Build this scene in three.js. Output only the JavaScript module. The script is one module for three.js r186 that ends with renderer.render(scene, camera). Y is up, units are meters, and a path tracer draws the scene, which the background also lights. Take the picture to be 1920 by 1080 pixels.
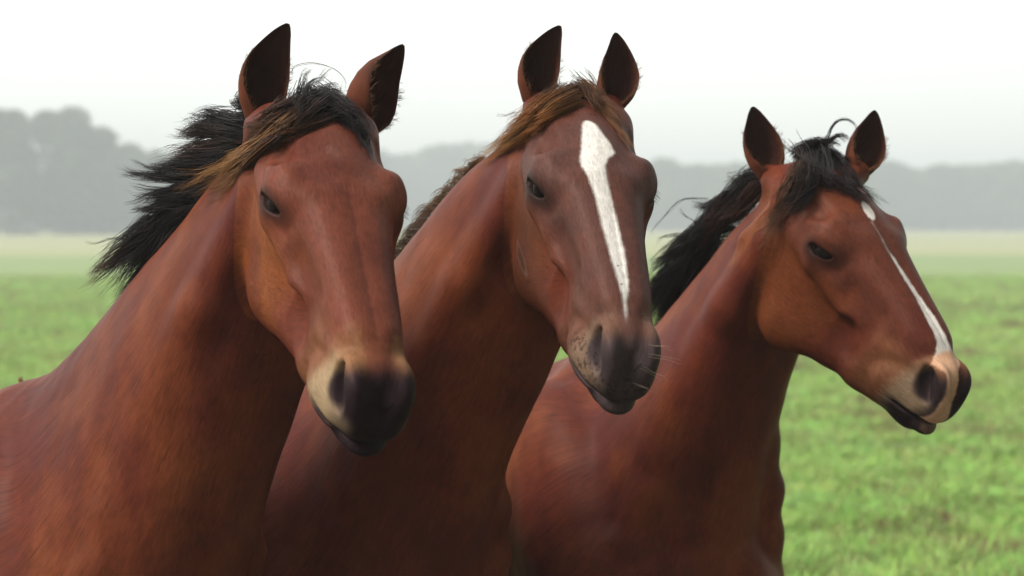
import * as THREE from 'three';
import { mergeGeometries } from 'three/addons/utils/BufferGeometryUtils.js';

const clamp = (x, a = 0, b = 1) => x < a ? a : x > b ? b : x;
const mix = (a, b, t) => a + (b - a) * t;
const sm = (a, b, x) => { const t = clamp((x - a) / (b - a)); return t * t * (3 - 2 * t); };
// ---------------------------------------------------------------- camera, sky, sun, haze, exposure
const FOCAL = 3600, PITCH = Math.atan(125 / FOCAL), EYE = [0, 1.8, 0];
const scene = new THREE.Scene();
const camera = new THREE.PerspectiveCamera(2 * Math.atan(540 / FOCAL) * 180 / Math.PI, 16 / 9, 0.1, 4000);
camera.position.set(...EYE); camera.rotation.x = -PITCH;
camera.focus = 3.0; camera.userData.fStop = 4.2;
const SUN = new THREE.Vector3(-0.64, 0.70, 0.30).normalize();
{
  const w = 512, h = 256, px = new Float32Array(w * h * 4);
  for (let j = 0; j < h; j++) for (let i = 0; i < w; i++) {
    const el = ((j + 0.5) / h - 0.5) * Math.PI, az = ((i + 0.5) / w - 0.5) * 2 * Math.PI;
    const d = new THREE.Vector3(Math.cos(el) * Math.cos(az), Math.sin(el), Math.cos(el) * Math.sin(az));
    const s = Math.max(0, d.y), glow = Math.max(0, d.dot(SUN));
    // a bright overcast: the veiled sun stands high on the left, the cloud is thickest behind the photographer on the right
    const side = d.y > 0.999 ? 0 : (d.x * -0.75 + d.z * -0.66);
    let L = 1.2 * (1 + 0.35 * s) * mix(0.06, 1, sm(-0.9, 0.62, side)) + 1.3 * Math.pow(glow, 7);
    if (d.y < 0) L = 0.25;
    const k = (j * w + i) * 4;
    px[k] = L * 1.0; px[k + 1] = L * 1.005; px[k + 2] = L * 0.97; px[k + 3] = 1;
  }
  const t = new THREE.DataTexture(px, w, h, THREE.RGBAFormat, THREE.FloatType);
  t.mapping = THREE.EquirectangularReflectionMapping; t.magFilter = THREE.LinearFilter; t.needsUpdate = true;
  scene.background = t; scene.environment = t;
}
const sun = new THREE.DirectionalLight(new THREE.Color(1, 0.95, 0.88), 4.2);
sun.position.copy(SUN).multiplyScalar(30).add(new THREE.Vector3(0, 1, -4)); sun.target.position.set(0, 1, -4);
sun.castShadow = true; sun.shadow.radius = 34; sun.shadow.mapSize.set(2048, 2048);
Object.assign(sun.shadow.camera, { left: -30, right: 30, top: 30, bottom: -30, near: 1, far: 90 });
scene.add(sun, sun.target);
scene.fog = new THREE.FogExp2(new THREE.Color().setRGB(0.91, 0.99, 0.99), 0.0030);
const EXPOSURE = 1.12;

// ---------------------------------------------------------------- small helpers
function rng(seed) { let a = seed >>> 0; return () => { a = (a + 0x6D2B79F5) | 0; let t = Math.imul(a ^ (a >>> 15), 1 | a); t = (t + Math.imul(t ^ (t >>> 7), 61 | t)) ^ t; return ((t ^ (t >>> 14)) >>> 0) / 4294967296; }; }
const hash3 = (x, y, z) => { let h = Math.imul(x, 374761393) ^ Math.imul(y, 668265263) ^ Math.imul(z, 2147483647 - 1274126177); h = Math.imul(h ^ (h >>> 13), 1274126177); return ((h ^ (h >>> 16)) >>> 0) / 4294967296; };
function vnoise(x, y, z) {
  const X = Math.floor(x), Y = Math.floor(y), Z = Math.floor(z); let u = x - X, v = y - Y, w = z - Z;
  u = u * u * (3 - 2 * u); v = v * v * (3 - 2 * v); w = w * w * (3 - 2 * w);
  const m = (a, b, t) => a + (b - a) * t;
  return m(m(m(hash3(X, Y, Z), hash3(X + 1, Y, Z), u), m(hash3(X, Y + 1, Z), hash3(X + 1, Y + 1, Z), u), v),
    m(m(hash3(X, Y, Z + 1), hash3(X + 1, Y, Z + 1), u), m(hash3(X, Y + 1, Z + 1), hash3(X + 1, Y + 1, Z + 1), u), v), w);
}
const fbm = (x, y, z) => 0.57 * vnoise(x, y, z) + 0.29 * vnoise(2.1 * x + 7, 2.1 * y, 2.1 * z) + 0.14 * vnoise(4.3 * x, 4.3 * y + 3, 4.3 * z);
const mix3 = (a, b, t) => [a[0] + (b[0] - a[0]) * t, a[1] + (b[1] - a[1]) * t, a[2] + (b[2] - a[2]) * t];
const sub = (a, b) => [a[0] - b[0], a[1] - b[1], a[2] - b[2]], add = (a, b) => [a[0] + b[0], a[1] + b[1], a[2] + b[2]];
const mul = (a, s) => [a[0] * s, a[1] * s, a[2] * s], dot = (a, b) => a[0] * b[0] + a[1] * b[1] + a[2] * b[2];
const cross = (a, b) => [a[1] * b[2] - a[2] * b[1], a[2] * b[0] - a[0] * b[2], a[0] * b[1] - a[1] * b[0]];
const len = (a) => Math.hypot(a[0], a[1], a[2]), unit = (a) => mul(a, 1 / (len(a) || 1));
const RAD = Math.PI / 180;
// a point of the meadow seen from the photographer's place: (x, y) on the 1920 x 1080 picture and the depth in metres
const cP = Math.cos(PITCH), sP = Math.sin(PITCH);
function at(x, y, d) {
  const a = (x - 960) / FOCAL * d, b = -(y - 540) / FOCAL * d, c = -d;
  return [EYE[0] + a, EYE[1] + b * cP + c * sP, EYE[2] - b * sP + c * cP];
}
function curve(pts, n) {       // Catmull-Rom through rows of numbers
  const out = [], m = pts.length - 1;
  for (let i = 0; i <= n; i++) {
    const f = i / n * m, k = Math.min(m - 1, Math.floor(f)), t = f - k;
    const p0 = pts[Math.max(0, k - 1)], p1 = pts[k], p2 = pts[k + 1], p3 = pts[Math.min(m, k + 2)];
    out.push(p1.map((_, c) => 0.5 * (2 * p1[c] + (p2[c] - p0[c]) * t + (2 * p0[c] - 5 * p1[c] + 4 * p2[c] - p3[c]) * t * t + (3 * p1[c] - p0[c] - 3 * p2[c] + p3[c]) * t * t * t)));
  }
  return out;
}
function table(rows) {         // piecewise-smooth lookup: rows of [x, v...]
  return (x) => {
    if (x <= rows[0][0]) return rows[0].slice(1);
    for (let i = 1; i < rows.length; i++) if (x <= rows[i][0]) { const t = (x - rows[i - 1][0]) / (rows[i][0] - rows[i - 1][0]); return rows[i].slice(1).map((v, k) => mix(rows[i - 1][k + 1], v, t)); }
    return rows[rows.length - 1].slice(1);
  };
}
function tag(o, label, category, group, kind) { if (label) o.userData.label = label; if (category) o.userData.category = category; if (group) o.userData.group = group; if (kind) o.userData.kind = kind; return o; }
function meshOf(name, geo, mat, parent) { const m = new THREE.Mesh(geo, mat); m.name = name; m.castShadow = m.receiveShadow = true; parent.add(m); return m; }
const structure = (name, geo, mat) => tag(meshOf(name, geo, mat, scene), null, null, null, 'structure');
function bufferGeo(pos, idx, { nor, col, uv } = {}) {
  const g = new THREE.BufferGeometry();
  g.setAttribute('position', new THREE.BufferAttribute(Float32Array.from(pos), 3));
  if (nor) g.setAttribute('normal', new THREE.BufferAttribute(Float32Array.from(nor), 3));
  if (col) g.setAttribute('color', new THREE.BufferAttribute(Float32Array.from(col), 3));
  if (uv) g.setAttribute('uv', new THREE.BufferAttribute(Float32Array.from(uv), 2));
  g.setIndex(new THREE.BufferAttribute(Uint32Array.from(idx), 1));
  if (!nor) g.computeVertexNormals();
  return g;
}
function greyTexture(w, h, f, rep = 1) {
  const d = new Uint8Array(w * h * 4);
  for (let j = 0; j < h; j++) for (let i = 0; i < w; i++) { const v = f(i / w, j / h), k = (j * w + i) * 4; const c = Array.isArray(v) ? v : [v, v, v]; for (let q = 0; q < 3; q++) d[k + q] = clamp(c[q]) * 255; d[k + 3] = 255; }
  const t = new THREE.DataTexture(d, w, h, THREE.RGBAFormat); t.wrapS = t.wrapT = THREE.RepeatWrapping; t.magFilter = THREE.LinearFilter; t.repeat.set(rep, rep); t.needsUpdate = true; return t;
}

// ---------------------------------------------------------------- implicit shapes
const smin = (a, b, k) => { const h = Math.max(k - Math.abs(a - b), 0) / k; return Math.min(a, b) - h * h * k * 0.25; };
const smax = (a, b, k) => -smin(-a, -b, k);
// a tube of elliptic sections: rows { c: centre, s: up direction, l: side direction, a, b: half sizes, t: taper }; the sections are planes that fan along the tube
function loft(rows) {
  const n = rows.length, D = new Float64Array(n * 16);
  rows.forEach((r, i) => {
    const s = unit(r.s), l = unit(sub(r.l, mul(s, dot(r.l, s)))); let m = cross(s, l);
    const tg = sub(rows[Math.min(n - 1, i + 1)].c, rows[Math.max(0, i - 1)].c); if (dot(m, tg) < 0) m = mul(m, -1);
    D.set([...r.c, ...s, ...l, ...m, r.a, r.b, r.t], i * 16);
  });
  const pl = new Float64Array(n);
  return (p) => {
    const x = p[0], y = p[1], z = p[2];
    for (let i = 0, o = 0; i < n; i++, o += 16) pl[i] = (x - D[o]) * D[o + 9] + (y - D[o + 1]) * D[o + 10] + (z - D[o + 2]) * D[o + 11];
    let bi = -1, bt = 0, best = 1e9;
    for (let i = 0; i < n - 1; i++) if (pl[i] >= 0 && pl[i + 1] < 0) {
      const t = pl[i] / (pl[i] - pl[i + 1]), o = i * 16, q = o + 16, u = 1 - t;
      const qx = x - u * D[o] - t * D[q], qy = y - u * D[o + 1] - t * D[q + 1], qz = z - u * D[o + 2] - t * D[q + 2], dd = qx * qx + qy * qy + qz * qz;
      if (dd < best) { best = dd; bi = i; bt = t; }
    }
    const e0 = 0, e1 = (n - 1) * 16;
    if (pl[0] < 0) { const dd = (x - D[0]) ** 2 + (y - D[1]) ** 2 + (z - D[2]) ** 2; if (bi < 0 || dd < best) { best = dd; bi = 0; bt = 0; } }
    if (pl[n - 1] >= 0) { const dd = (x - D[e1]) ** 2 + (y - D[e1 + 1]) ** 2 + (z - D[e1 + 2]) ** 2; if (bi < 0 || dd < best) { best = dd; bi = n - 2; bt = 1; } }
    if (bi < 0) { bi = 0; bt = 0; }
    const o = bi * 16, q = o + 16, t = bt, u = 1 - t;
    const qx = x - u * D[o] - t * D[q], qy = y - u * D[o + 1] - t * D[q + 1], qz = z - u * D[o + 2] - t * D[q + 2];
    const du = qx * (u * D[o + 3] + t * D[q + 3]) + qy * (u * D[o + 4] + t * D[q + 4]) + qz * (u * D[o + 5] + t * D[q + 5]);
    const dv = qx * (u * D[o + 6] + t * D[q + 6]) + qy * (u * D[o + 7] + t * D[q + 7]) + qz * (u * D[o + 8] + t * D[q + 8]);
    const a = u * D[o + 12] + t * D[q + 12]; let b = u * D[o + 13] + t * D[q + 13]; b *= 1 - (u * D[o + 14] + t * D[q + 14]) * clamp(du / a, -1, 1);
    const k0 = Math.hypot(du / a, dv / b), k1 = Math.hypot(du / a / a, dv / b / b);
    let d = k1 < 1e-9 ? -Math.min(a, b) : k0 * (k0 - 1) / k1;
    if ((bi === 0 && t === 0) || (bi === n - 2 && t === 1)) { const dw = Math.abs(t ? pl[n - 1] : pl[0]); d = d > 0 ? Math.hypot(d, dw) : Math.max(d, dw); }
    p.t = bi + t; p.ang = Math.atan2(Math.abs(dv), du);
    return d;
  };
}
// shapes joined (+) or carved (-) in turn with a soft seam k; each is skipped where it cannot matter
function blend(d, list, x, y, z) {
  for (let i = 0; i < list.length; i++) {
    const s = list[i], near = Math.hypot(x - s.cx, y - s.cy, z - s.cz) - s.R;
    if (s.cut) { if (near < 1.8 * s.k + 0.006 - d) d = smax(d, -s.f(x, y, z), s.k); } else if (near < d + 1.6 * s.k + 0.006) d = smin(d, s.f(x, y, z), s.k);
  }
  return d;
}
const shape = (f, c, R, k, cut) => ({ f, cx: c[0], cy: c[1], cz: c[2], R, k, cut });
function E_(c, r, k, cut) { const [cx, cy, cz] = c, [a, b, g] = r; return shape((x, y, z) => { const px = (x - cx) / a, py = (y - cy) / b, pz = (z - cz) / g, k0 = Math.sqrt(px * px + py * py + pz * pz), e = px / a, f = py / b, h = pz / g, k1 = Math.sqrt(e * e + f * f + h * h); return k1 < 1e-9 ? -Math.min(a, b, g) : k0 * (k0 - 1) / k1; }, c, Math.max(...r), k, cut); }
function C_(a, b, ra, rb, k, cut) {
  const [ax, ay, az] = a, bx = b[0] - ax, by = b[1] - ay, bz = b[2] - az, bb = bx * bx + by * by + bz * bz;
  return shape((x, y, z) => { const px = x - ax, py = y - ay, pz = z - az, t = clamp((px * bx + py * by + pz * bz) / bb); const ex = px - bx * t, ey = py - by * t, ez = pz - bz * t; return Math.sqrt(ex * ex + ey * ey + ez * ez) - (ra + (rb - ra) * t); }, mul(add(a, b), 0.5), Math.sqrt(bb) / 2 + Math.max(ra, rb), k, cut);
}
function T_(c, u, v, r, k, cut) {   // ellipsoid with axes u, v, u x v
  const U = unit(u), Wv = unit(cross(U, v)), V = cross(Wv, U), e = E_([0, 0, 0], r, k);
  return shape((x, y, z) => { const px = x - c[0], py = y - c[1], pz = z - c[2]; return e.f(px * U[0] + py * U[1] + pz * U[2], px * V[0] + py * V[1] + pz * V[2], px * Wv[0] + py * Wv[1] + pz * Wv[2]); }, c, Math.max(...r), k, cut);
}
function axis(fine0, fine1, lo, hi, fine, most) {    // grid lines: fine between fine0 and fine1, coarser outwards
  const up = [], dn = []; let x = fine0;
  while (x < fine1) { up.push(x); x += fine; }
  let s = fine; while (x < hi) { up.push(x); s = Math.min(most(x), s * 1.05); x += s; } up.push(x);
  x = fine0; s = fine; while (x > lo) { s = Math.min(most(x), s * 1.05); x -= s; dn.push(x); }
  return dn.reverse().concat(up);
}
const BUF = { a: null };
function surfaceNet(f, gx, gy, gz) {     // naive surface nets on a rectilinear grid, evaluated only near the surface
  const nx = gx.length, ny = gy.length, nz = gz.length, N = nx * ny * nz, live = [];
  if (!BUF.a || BUF.a.length < N) BUF.a = new Float32Array(N);
  const F = BUF.a; F.fill(NaN, 0, N);
  const visit = (i, j, k, B) => {
    const i1 = Math.min(nx - 1, i + B), j1 = Math.min(ny - 1, j + B), k1 = Math.min(nz - 1, k + B);
    if (i1 <= i || j1 <= j || k1 <= k) return;
    const r = 0.5 * Math.hypot(gx[i1] - gx[i], gy[j1] - gy[j], gz[k1] - gz[k]), v = Math.abs(f((gx[i] + gx[i1]) / 2, (gy[j] + gy[j1]) / 2, (gz[k] + gz[k1]) / 2));
    if (B > 2) { if (v <= (B > 8 ? 2.2 * r + 0.09 : 2.0 * r + 0.04)) for (let a = 0; a < 8; a++) visit(i + (a & 1) * B / 2, j + ((a >> 1) & 1) * B / 2, k + (a >> 2) * B / 2, B / 2); return; }
    if (v > 2.2 * r + 0.006) return;
    live.push(i, i1, j, j1, k, k1);
    for (let a = i; a <= i1; a++) for (let b = j; b <= j1; b++) for (let c = k; c <= k1; c++) { const q = (a * ny + b) * nz + c; if (F[q] !== F[q]) F[q] = f(gx[a], gy[b], gz[c]); }
  };
  for (let i = 0; i < nx - 1; i += 16) for (let j = 0; j < ny - 1; j += 16) for (let k = 0; k < nz - 1; k += 16) visit(i, j, k, 16);
  const sx = ny * nz, sy = nz, id = new Map(), pos = [], idx = [];
  const off = [0, 1, sy, sy + 1, sx, sx + 1, sx + sy, sx + sy + 1];
  const E = [[0, 1], [2, 3], [4, 5], [6, 7], [0, 2], [1, 3], [4, 6], [5, 7], [0, 4], [1, 5], [2, 6], [3, 7]];
  for (let o = 0; o < live.length; o += 6) for (let i = live[o]; i < live[o + 1]; i++) for (let j = live[o + 2]; j < live[o + 3]; j++) for (let k = live[o + 4]; k < live[o + 5]; k++) {
    const q = i * sx + j * sy + k; let m = 0, ok = true;
    for (let c = 0; c < 8; c++) { const v = F[q + off[c]]; if (v !== v) { ok = false; break; } if (v < 0) m |= 1 << c; }
    if (!ok || m === 0 || m === 255) continue;
    let x = 0, y = 0, z = 0, n = 0;
    for (const [a, b] of E) {
      const fa = F[q + off[a]], fb = F[q + off[b]]; if ((fa < 0) === (fb < 0)) continue;
      const t = fa / (fa - fb);
      const ax = a >> 2, ay = (a >> 1) & 1, az = a & 1, bx = b >> 2, by = (b >> 1) & 1, bz = b & 1;
      x += mix(gx[i + ax], gx[i + bx], t); y += mix(gy[j + ay], gy[j + by], t); z += mix(gz[k + az], gz[k + bz], t); n++;
    }
    id.set(q, pos.length / 3); pos.push(x / n, y / n, z / n);
  }
  const quad = (a, b, c, d, flip) => { const A = id.get(a), Bq = id.get(b), C = id.get(c), D = id.get(d); if (A === undefined || Bq === undefined || C === undefined || D === undefined) return; flip ? idx.push(A, Bq, C, A, C, D) : idx.push(A, C, Bq, A, D, C); };
  for (const q of id.keys()) {
    const s0 = F[q] < 0;
    if (s0 !== F[q + sx] < 0) quad(q, q - sy, q - sy - 1, q - 1, s0);
    if (s0 !== F[q + sy] < 0) quad(q, q - 1, q - sx - 1, q - sx, s0);
    if (s0 !== F[q + 1] < 0) quad(q, q - sx, q - sx - sy, q - sy, s0);
  }
  return { pos, idx };
}

// ---------------------------------------------------------------- horses
// head axes: x from the poll down the face to the lips, y out of the forehead, z to the horse's right
const faceRows = [  // x, centre y, half height, half width
  [-0.03, -0.085, 0.070, 0.056], [0.03, -0.070, 0.078, 0.066], [0.09, -0.060, 0.082, 0.080], [0.15, -0.054, 0.080, 0.088], [0.20, -0.055, 0.078, 0.087],
  [0.26, -0.058, 0.070, 0.074], [0.33, -0.062, 0.062, 0.060], [0.40, -0.066, 0.056, 0.051], [0.46, -0.070, 0.053, 0.046], [0.52, -0.074, 0.052, 0.047], [0.555, -0.080, 0.048, 0.046], [0.578, -0.086, 0.036, 0.038]];
const faceLoft = loft(curve(faceRows, 44).map(([x, y, a, b]) => ({ c: [x, y, 0], s: [0, 1, 0], l: [0, 0, 1], a, b, t: -0.0 })));
const headParts = [
  // jaw plates, mandible bars, throat between
  T_([0.155, -0.150, 0.052], [0.62, -0.78, -0.04], [0, 0, 1], [0.125, 0.034, 0.105], 0.035),
  C_([0.20, -0.205, 0.046], [0.40, -0.156, 0.028], 0.036, 0.028, 0.05),
  C_([0.40, -0.158, 0.025], [0.53, -0.146, 0.017], 0.030, 0.024, 0.03),
  C_([0.10, -0.13, 0], [0.30, -0.15, 0], 0.07, 0.05, 0.05),
  // temples, orbital rims, cheek crest, nasal bones
  E_([0.10, -0.022, 0.058], [0.055, 0.026, 0.024], 0.03),
  T_([0.182, -0.012, 0.078], [1, 0.05, -0.30], [0, 1, 0.4], [0.050, 0.022, 0.022], 0.035),
  C_([0.10, -0.062, 0.086], [0.20, -0.064, 0.090], 0.010, 0.013, 0.03),
  C_([0.20, -0.064, 0.086], [0.345, -0.098, 0.058], 0.013, 0.010, 0.028),
  C_([0.24, -0.022, 0.032], [0.47, -0.038, 0.022], 0.026, 0.018, 0.04),
  // hollows: above the eye, beside the nasal bone, behind the mouth corner
  E_([0.128, -0.002, 0.084], [0.030, 0.014, 0.012], 0.03, true),
  C_([0.305, -0.052, 0.0835], [0.375, -0.054, 0.0715], 0.012, 0.010, 0.035, true),
  E_([0.355, -0.122, 0.068], [0.03, 0.022, 0.012], 0.025, true),
  E_([0.405, -0.110, 0.036], [0.055, 0.026, 0.018], 0.022),
  C_([0.41, -0.085, 0.042], [0.50, -0.060, 0.040], 0.009, 0.010, 0.022),
  E_([0.335, -0.115, 0.070], [0.021, 0.016, 0.015], 0.02, true),
  // folds behind the jaw
  C_([0.405, -0.132, 0.046], [0.50, -0.120, 0.052], 0.006, 0.007, 0.012),
  // muzzle: nostril wings, upper lip, lower lip, chin
  E_([0.541, -0.060, 0.039], [0.040, 0.033, 0.022], 0.018),
  E_([0.562, -0.092, 0], [0.034, 0.042, 0.050], 0.022),
  E_([0.520, -0.102, 0.026], [0.058, 0.034, 0.030], 0.024),
  E_([0.496, -0.120, 0.048], [0.056, 0.036, 0.026], 0.022),
  E_([0.553, -0.146, 0], [0.036, 0.018, 0.038], 0.012),
  E_([0.520, -0.158, 0], [0.036, 0.023, 0.035], 0.018),
  T_([0.535, -0.131, 0.03], [1, 0.05, -0.15], [0, 1, 0], [0.062, 0.0042, 0.04], 0.007, true),
  T_([0.540, -0.066, 0.056], [0.78, -0.60, 0.06], [0, 0, 1], [0.034, 0.024, 0.0180], 0.009, true),
  T_([0.556, -0.066, 0.036], [0.78, -0.60, 0.06], [0, 0, 1], [0.026, 0.012, 0.010], 0.010),
  E_([0.60, -0.052, 0], [0.03, 0.03, 0.012], 0.03, true),
  // eyelids with a narrow slit
  T_([0.205, -0.036, 0.086], [1, 0.16, -0.42], [0, 1, 0.25], [0.041, 0.028, 0.0165], 0.018),
  T_([0.206, -0.0375, 0.1], [1, 0.16, -0.42], [0, 1, 0.25], [0.0265, 0.0070, 0.0150], 0.005, true),
];
const jawShort = [C_([0.035, -0.08, 0.074], [0.030, -0.15, 0.086], 0.014, 0.016, 0.018), C_([0.030, -0.15, 0.086], [0.085, -0.265, 0.070], 0.016, 0.012, 0.018)];
const jawBack = [T_([0.095, -0.150, 0.056], [0.75, -0.66, -0.02], [0, 0, 1], [0.125, 0.036, 0.105], 0.035),
  C_([0.0, -0.075, 0.078], [-0.022, -0.16, 0.090], 0.011, 0.013, 0.008), C_([-0.022, -0.16, 0.090], [0.020, -0.27, 0.076], 0.013, 0.011, 0.008)];
const hq = [0, 0, 0];
function headField(x, y, zz, o) {
  const s = sm(0.44, 0.54, x), yy = -0.065 + (y + 0.065) * (1 + 0.06 * s); hq[0] = x; hq[1] = yy; hq[2] = Math.abs(zz) * (1 + (o?.head.slim ?? 0.20) * s);
  let d = faceLoft(hq); d = blend(d, o?.head.shortJaw ? jawShort : jawBack, x, yy, hq[2]);
  return blend(d, headParts, x, yy, hq[2]) * (1 - 0.11 * s);
}
// side outline of neck and trunk in the horse's own plane: s forward of the withers, y above the ground, l to its left
function makeBody(o) {
  const yaw = o.yaw * RAD, H = [Math.sin(yaw), 0, Math.cos(yaw)], L = [Math.cos(yaw), 0, -Math.sin(yaw)], W = o.withers;
  const w2 = (s, y, l) => [W[0] + H[0] * s + L[0] * l, y, W[2] + H[2] * s + L[2] * l];
  // the head stands on the neck
  const psi = o.head.yaw * RAD, pit = o.head.pitch * RAD, rol = o.head.roll * RAD;
  const X = [Math.cos(pit) * Math.sin(psi), -Math.sin(pit), Math.cos(pit) * Math.cos(psi)];
  let Z = [-Math.cos(psi), 0, Math.sin(psi)], Y = cross(Z, X);
  const Y2 = add(mul(Y, Math.cos(rol)), mul(Z, Math.sin(rol))), Z2 = sub(mul(Z, Math.cos(rol)), mul(Y, Math.sin(rol)));
  Y = Y2; Z = Z2;
  const S = o.head.size, T = sub(o.head.mid, add(mul(X, 0.2 * S[0]), mul(Y, -0.03 * S[1])));   // o.head.mid: the point between the eyes
  const toWorld = (h) => [T[0] + X[0] * h[0] + Y[0] * h[1] + Z[0] * h[2], T[1] + X[1] * h[0] + Y[1] * h[1] + Z[1] * h[2], T[2] + X[2] * h[0] + Y[2] * h[1] + Z[2] * h[2]];
  const toHead = (p) => { const q = sub(p, T); return [dot(q, X), dot(q, Y), dot(q, Z)]; };
  const fromHead = (x, y, z) => toWorld([x * S[0], y * S[1], z * S[2]]);     // a point given on the standard head
  const poll = fromHead(0.0, 0.0, 0), throat = fromHead(0.06, -0.22, 0);
  const hw = (p) => { const q = sub(p, W); return [dot(q, H), p[1], dot(q, L)]; };   // world -> s, y, l
  const P = hw(poll), Q = hw(throat), y0 = W[1];
  // neck: crest and underline between the trunk and the head
  const N = o.neck;
  const crest = [...N.crest.map(([f, g, l]) => w2(P[0] * f, y0 + (P[1] - y0) * g, P[2] * l)), fromHead(-0.025, -0.015, 0)];
  const under = [...N.under.map(([s, y, l]) => w2(s * P[0] / 0.72, y0 + y, P[2] * l)), fromHead(0.13, -0.195, 0)];
  const rows = crest.map((c, i) => [...c, ...under[i], N.half[i], N.taper[i]]);
  const neck = loft(curve(rows, 40).map((r) => {
    const c = r.slice(0, 3), u = r.slice(3, 6), s = unit(sub(c, u)), m = mul(add(c, u), 0.5);
    return { c: m, s, l: L, a: len(sub(c, u)) / 2, b: r[6], t: r[7] };
  }).map((r, i) => ({ ...r, l: unit(mix3(L, mul(Z, -1), sm(14, 40, i))) })));
  const trunkRows = [[-1.18, -0.22, -0.46, 0.10], [-1.08, -0.05, -0.58, 0.22], [-0.85, 0.03, -0.63, 0.28], [-0.6, -0.03, -0.64, 0.285], [-0.3, -0.05, -0.68, 0.285], [-0.08, -0.005, -0.71, 0.25], [0.08, -0.03, -0.72, 0.235], [0.22, -0.20, -0.69, 0.22], [0.32, -0.33, -0.64, 0.19], [0.39, -0.42, -0.58, 0.14]];
  const trunk = loft(curve(trunkRows, 24).map(([s, t, b, w]) => ({ c: w2(s, y0 + (t + b) / 2, 0), s: [0, 1, 0], l: L, a: (t - b) / 2, b: w, t: 0.1 })));
  const parts = [], low = [];
  for (const g of [1, -1]) {
    parts.push(T_(w2(0.13, y0 - 0.34, 0.155 * g), add(mul(H, 0.45), [0, -0.9, 0]), L, [0.30, 0.085, 0.15], 0.06));
    parts.push(T_(w2(0.30, y0 - 0.50, 0.135 * g), [0, 1, 0], L, [0.15, 0.095, 0.11], 0.06));
    parts.push(T_(w2(0.35, y0 - 0.50, 0.075 * g), [0, 1, 0], L, [0.15, 0.085, 0.09], 0.05));
    const J = (s, y, l, r) => [w2(s, y, l * g), r];
    const F = [J(0.16, y0 - 0.62, 0.15, 0.095), J(0.14, y0 - 0.80, 0.15, 0.070), J(0.17, 0.46, 0.14, 0.043), J(0.17, 0.42, 0.14, 0.040), J(0.17, 0.22, 0.14, 0.027), J(0.18, 0.13, 0.14, 0.034), J(0.22, 0.06, 0.14, 0.036), J(0.24, 0.03, 0.14, 0.056)];
    const R = [J(-0.98, y0 - 0.35, 0.15, 0.15), J(-0.85, y0 - 0.68, 0.16, 0.11), J(-1.08, 0.58, 0.14, 0.052), J(-1.14, 0.52, 0.14, 0.046), J(-1.10, 0.24, 0.14, 0.030), J(-1.09, 0.14, 0.14, 0.036), J(-1.05, 0.06, 0.14, 0.037), J(-1.03, 0.03, 0.14, 0.056)];
    for (const C of [F, R]) for (let i = 0; i < C.length - 1; i++) low.push(C_(C[i][0], C[i + 1][0], C[i][1], C[i + 1][1], 0.035));
    // the long muscle from behind the jaw down to the shoulder
    const strap = curve([fromHead(0.07, -0.12, -0.075 * g), ...N.strap.map(([s, y, l]) => w2(s * P[0] / 0.72, y0 + y, P[2] * 0.5 * clamp(s / P[0]) + l * g))], 6);
    for (let i = 0; i < 6; i++) parts.push(C_(strap[i], strap[i + 1], N.strapR, N.strapR, 0.03));
  }
  const earBase = o.ears.map((e) => C_(fromHead(0.035, -0.03, 0.055 * e.side), e.root, 0.034, 0.024, 0.035));
  const wp = [0, 0, 0], iS = S.map((v) => 1 / v);
  const field = (hx, hy, hz) => {
    const x = wp[0] = T[0] + X[0] * hx + Y[0] * hy + Z[0] * hz, y = wp[1] = T[1] + X[1] * hx + Y[1] * hy + Z[1] * hz, z = wp[2] = T[2] + X[2] * hx + Y[2] * hy + Z[2] * hz;
    const inHead = hx > -0.25 && hy > -0.5 && hy < 0.25 && hz < 0.4 && hz > -0.4 && hx < 0.85;
    let d = inHead && hx > 0.3 && hy > -0.16 ? 1e3 : smin(trunk(wp), neck(wp), 0.10);
    if (d < 1e3) { d = blend(d, parts, x, y, z); if (y < y0 - 0.3) d = blend(d, low, x, y, z); }
    if (inHead) d = blend(smin(d, headField(hx * iS[0], hy * iS[1], hz * iS[2], o), 0.022), earBase, x, y, z);
    if (d > -0.04 && d < 0.04) { const k = inHead ? 1 - sm(-0.02, 0.06, hx) * sm(-0.32, -0.26, hy) : 1; if (k > 0) d += k * (0.013 * (vnoise(x * 8, y * 5, z * 8) - 0.5) + 0.003 * (vnoise(x * 27, y * 21, z * 27) - 0.5)); }
    return d;
  };
  const lo = [1e9, 1e9, 1e9], hi = [-1e9, -1e9, -1e9];
  for (const s of [-1.35, 0.6]) for (const y of [-0.05, y0 + 0.1]) for (const l of [-0.4, 0.4]) { const h = toHead(w2(s, y, l)); for (let k = 0; k < 3; k++) { lo[k] = Math.min(lo[k], h[k]); hi[k] = Math.max(hi[k], h[k]); } }
  const head0 = [-0.06, -0.30, -0.125], head1 = [0.63, 0.06, 0.125];
  const far = (k) => (x) => { const out = Math.max(head0[k] - x, x - head1[k]); return out < 0.9 ? 0.011 : 0.03; };
  const F = o.fine ?? 0.003;
  const g = [0, 1, 2].map((k) => axis(head0[k] * S[k], head1[k] * S[k], Math.min(lo[k], head0[k] - 0.1), Math.max(hi[k], head1[k] + 0.1), F, far(k)));
  return { H, L, W, X, Y, Z, S, T, w2, toWorld, toHead, fromHead, hw, poll, neck, field, grid: g, y0, o };
}
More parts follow.
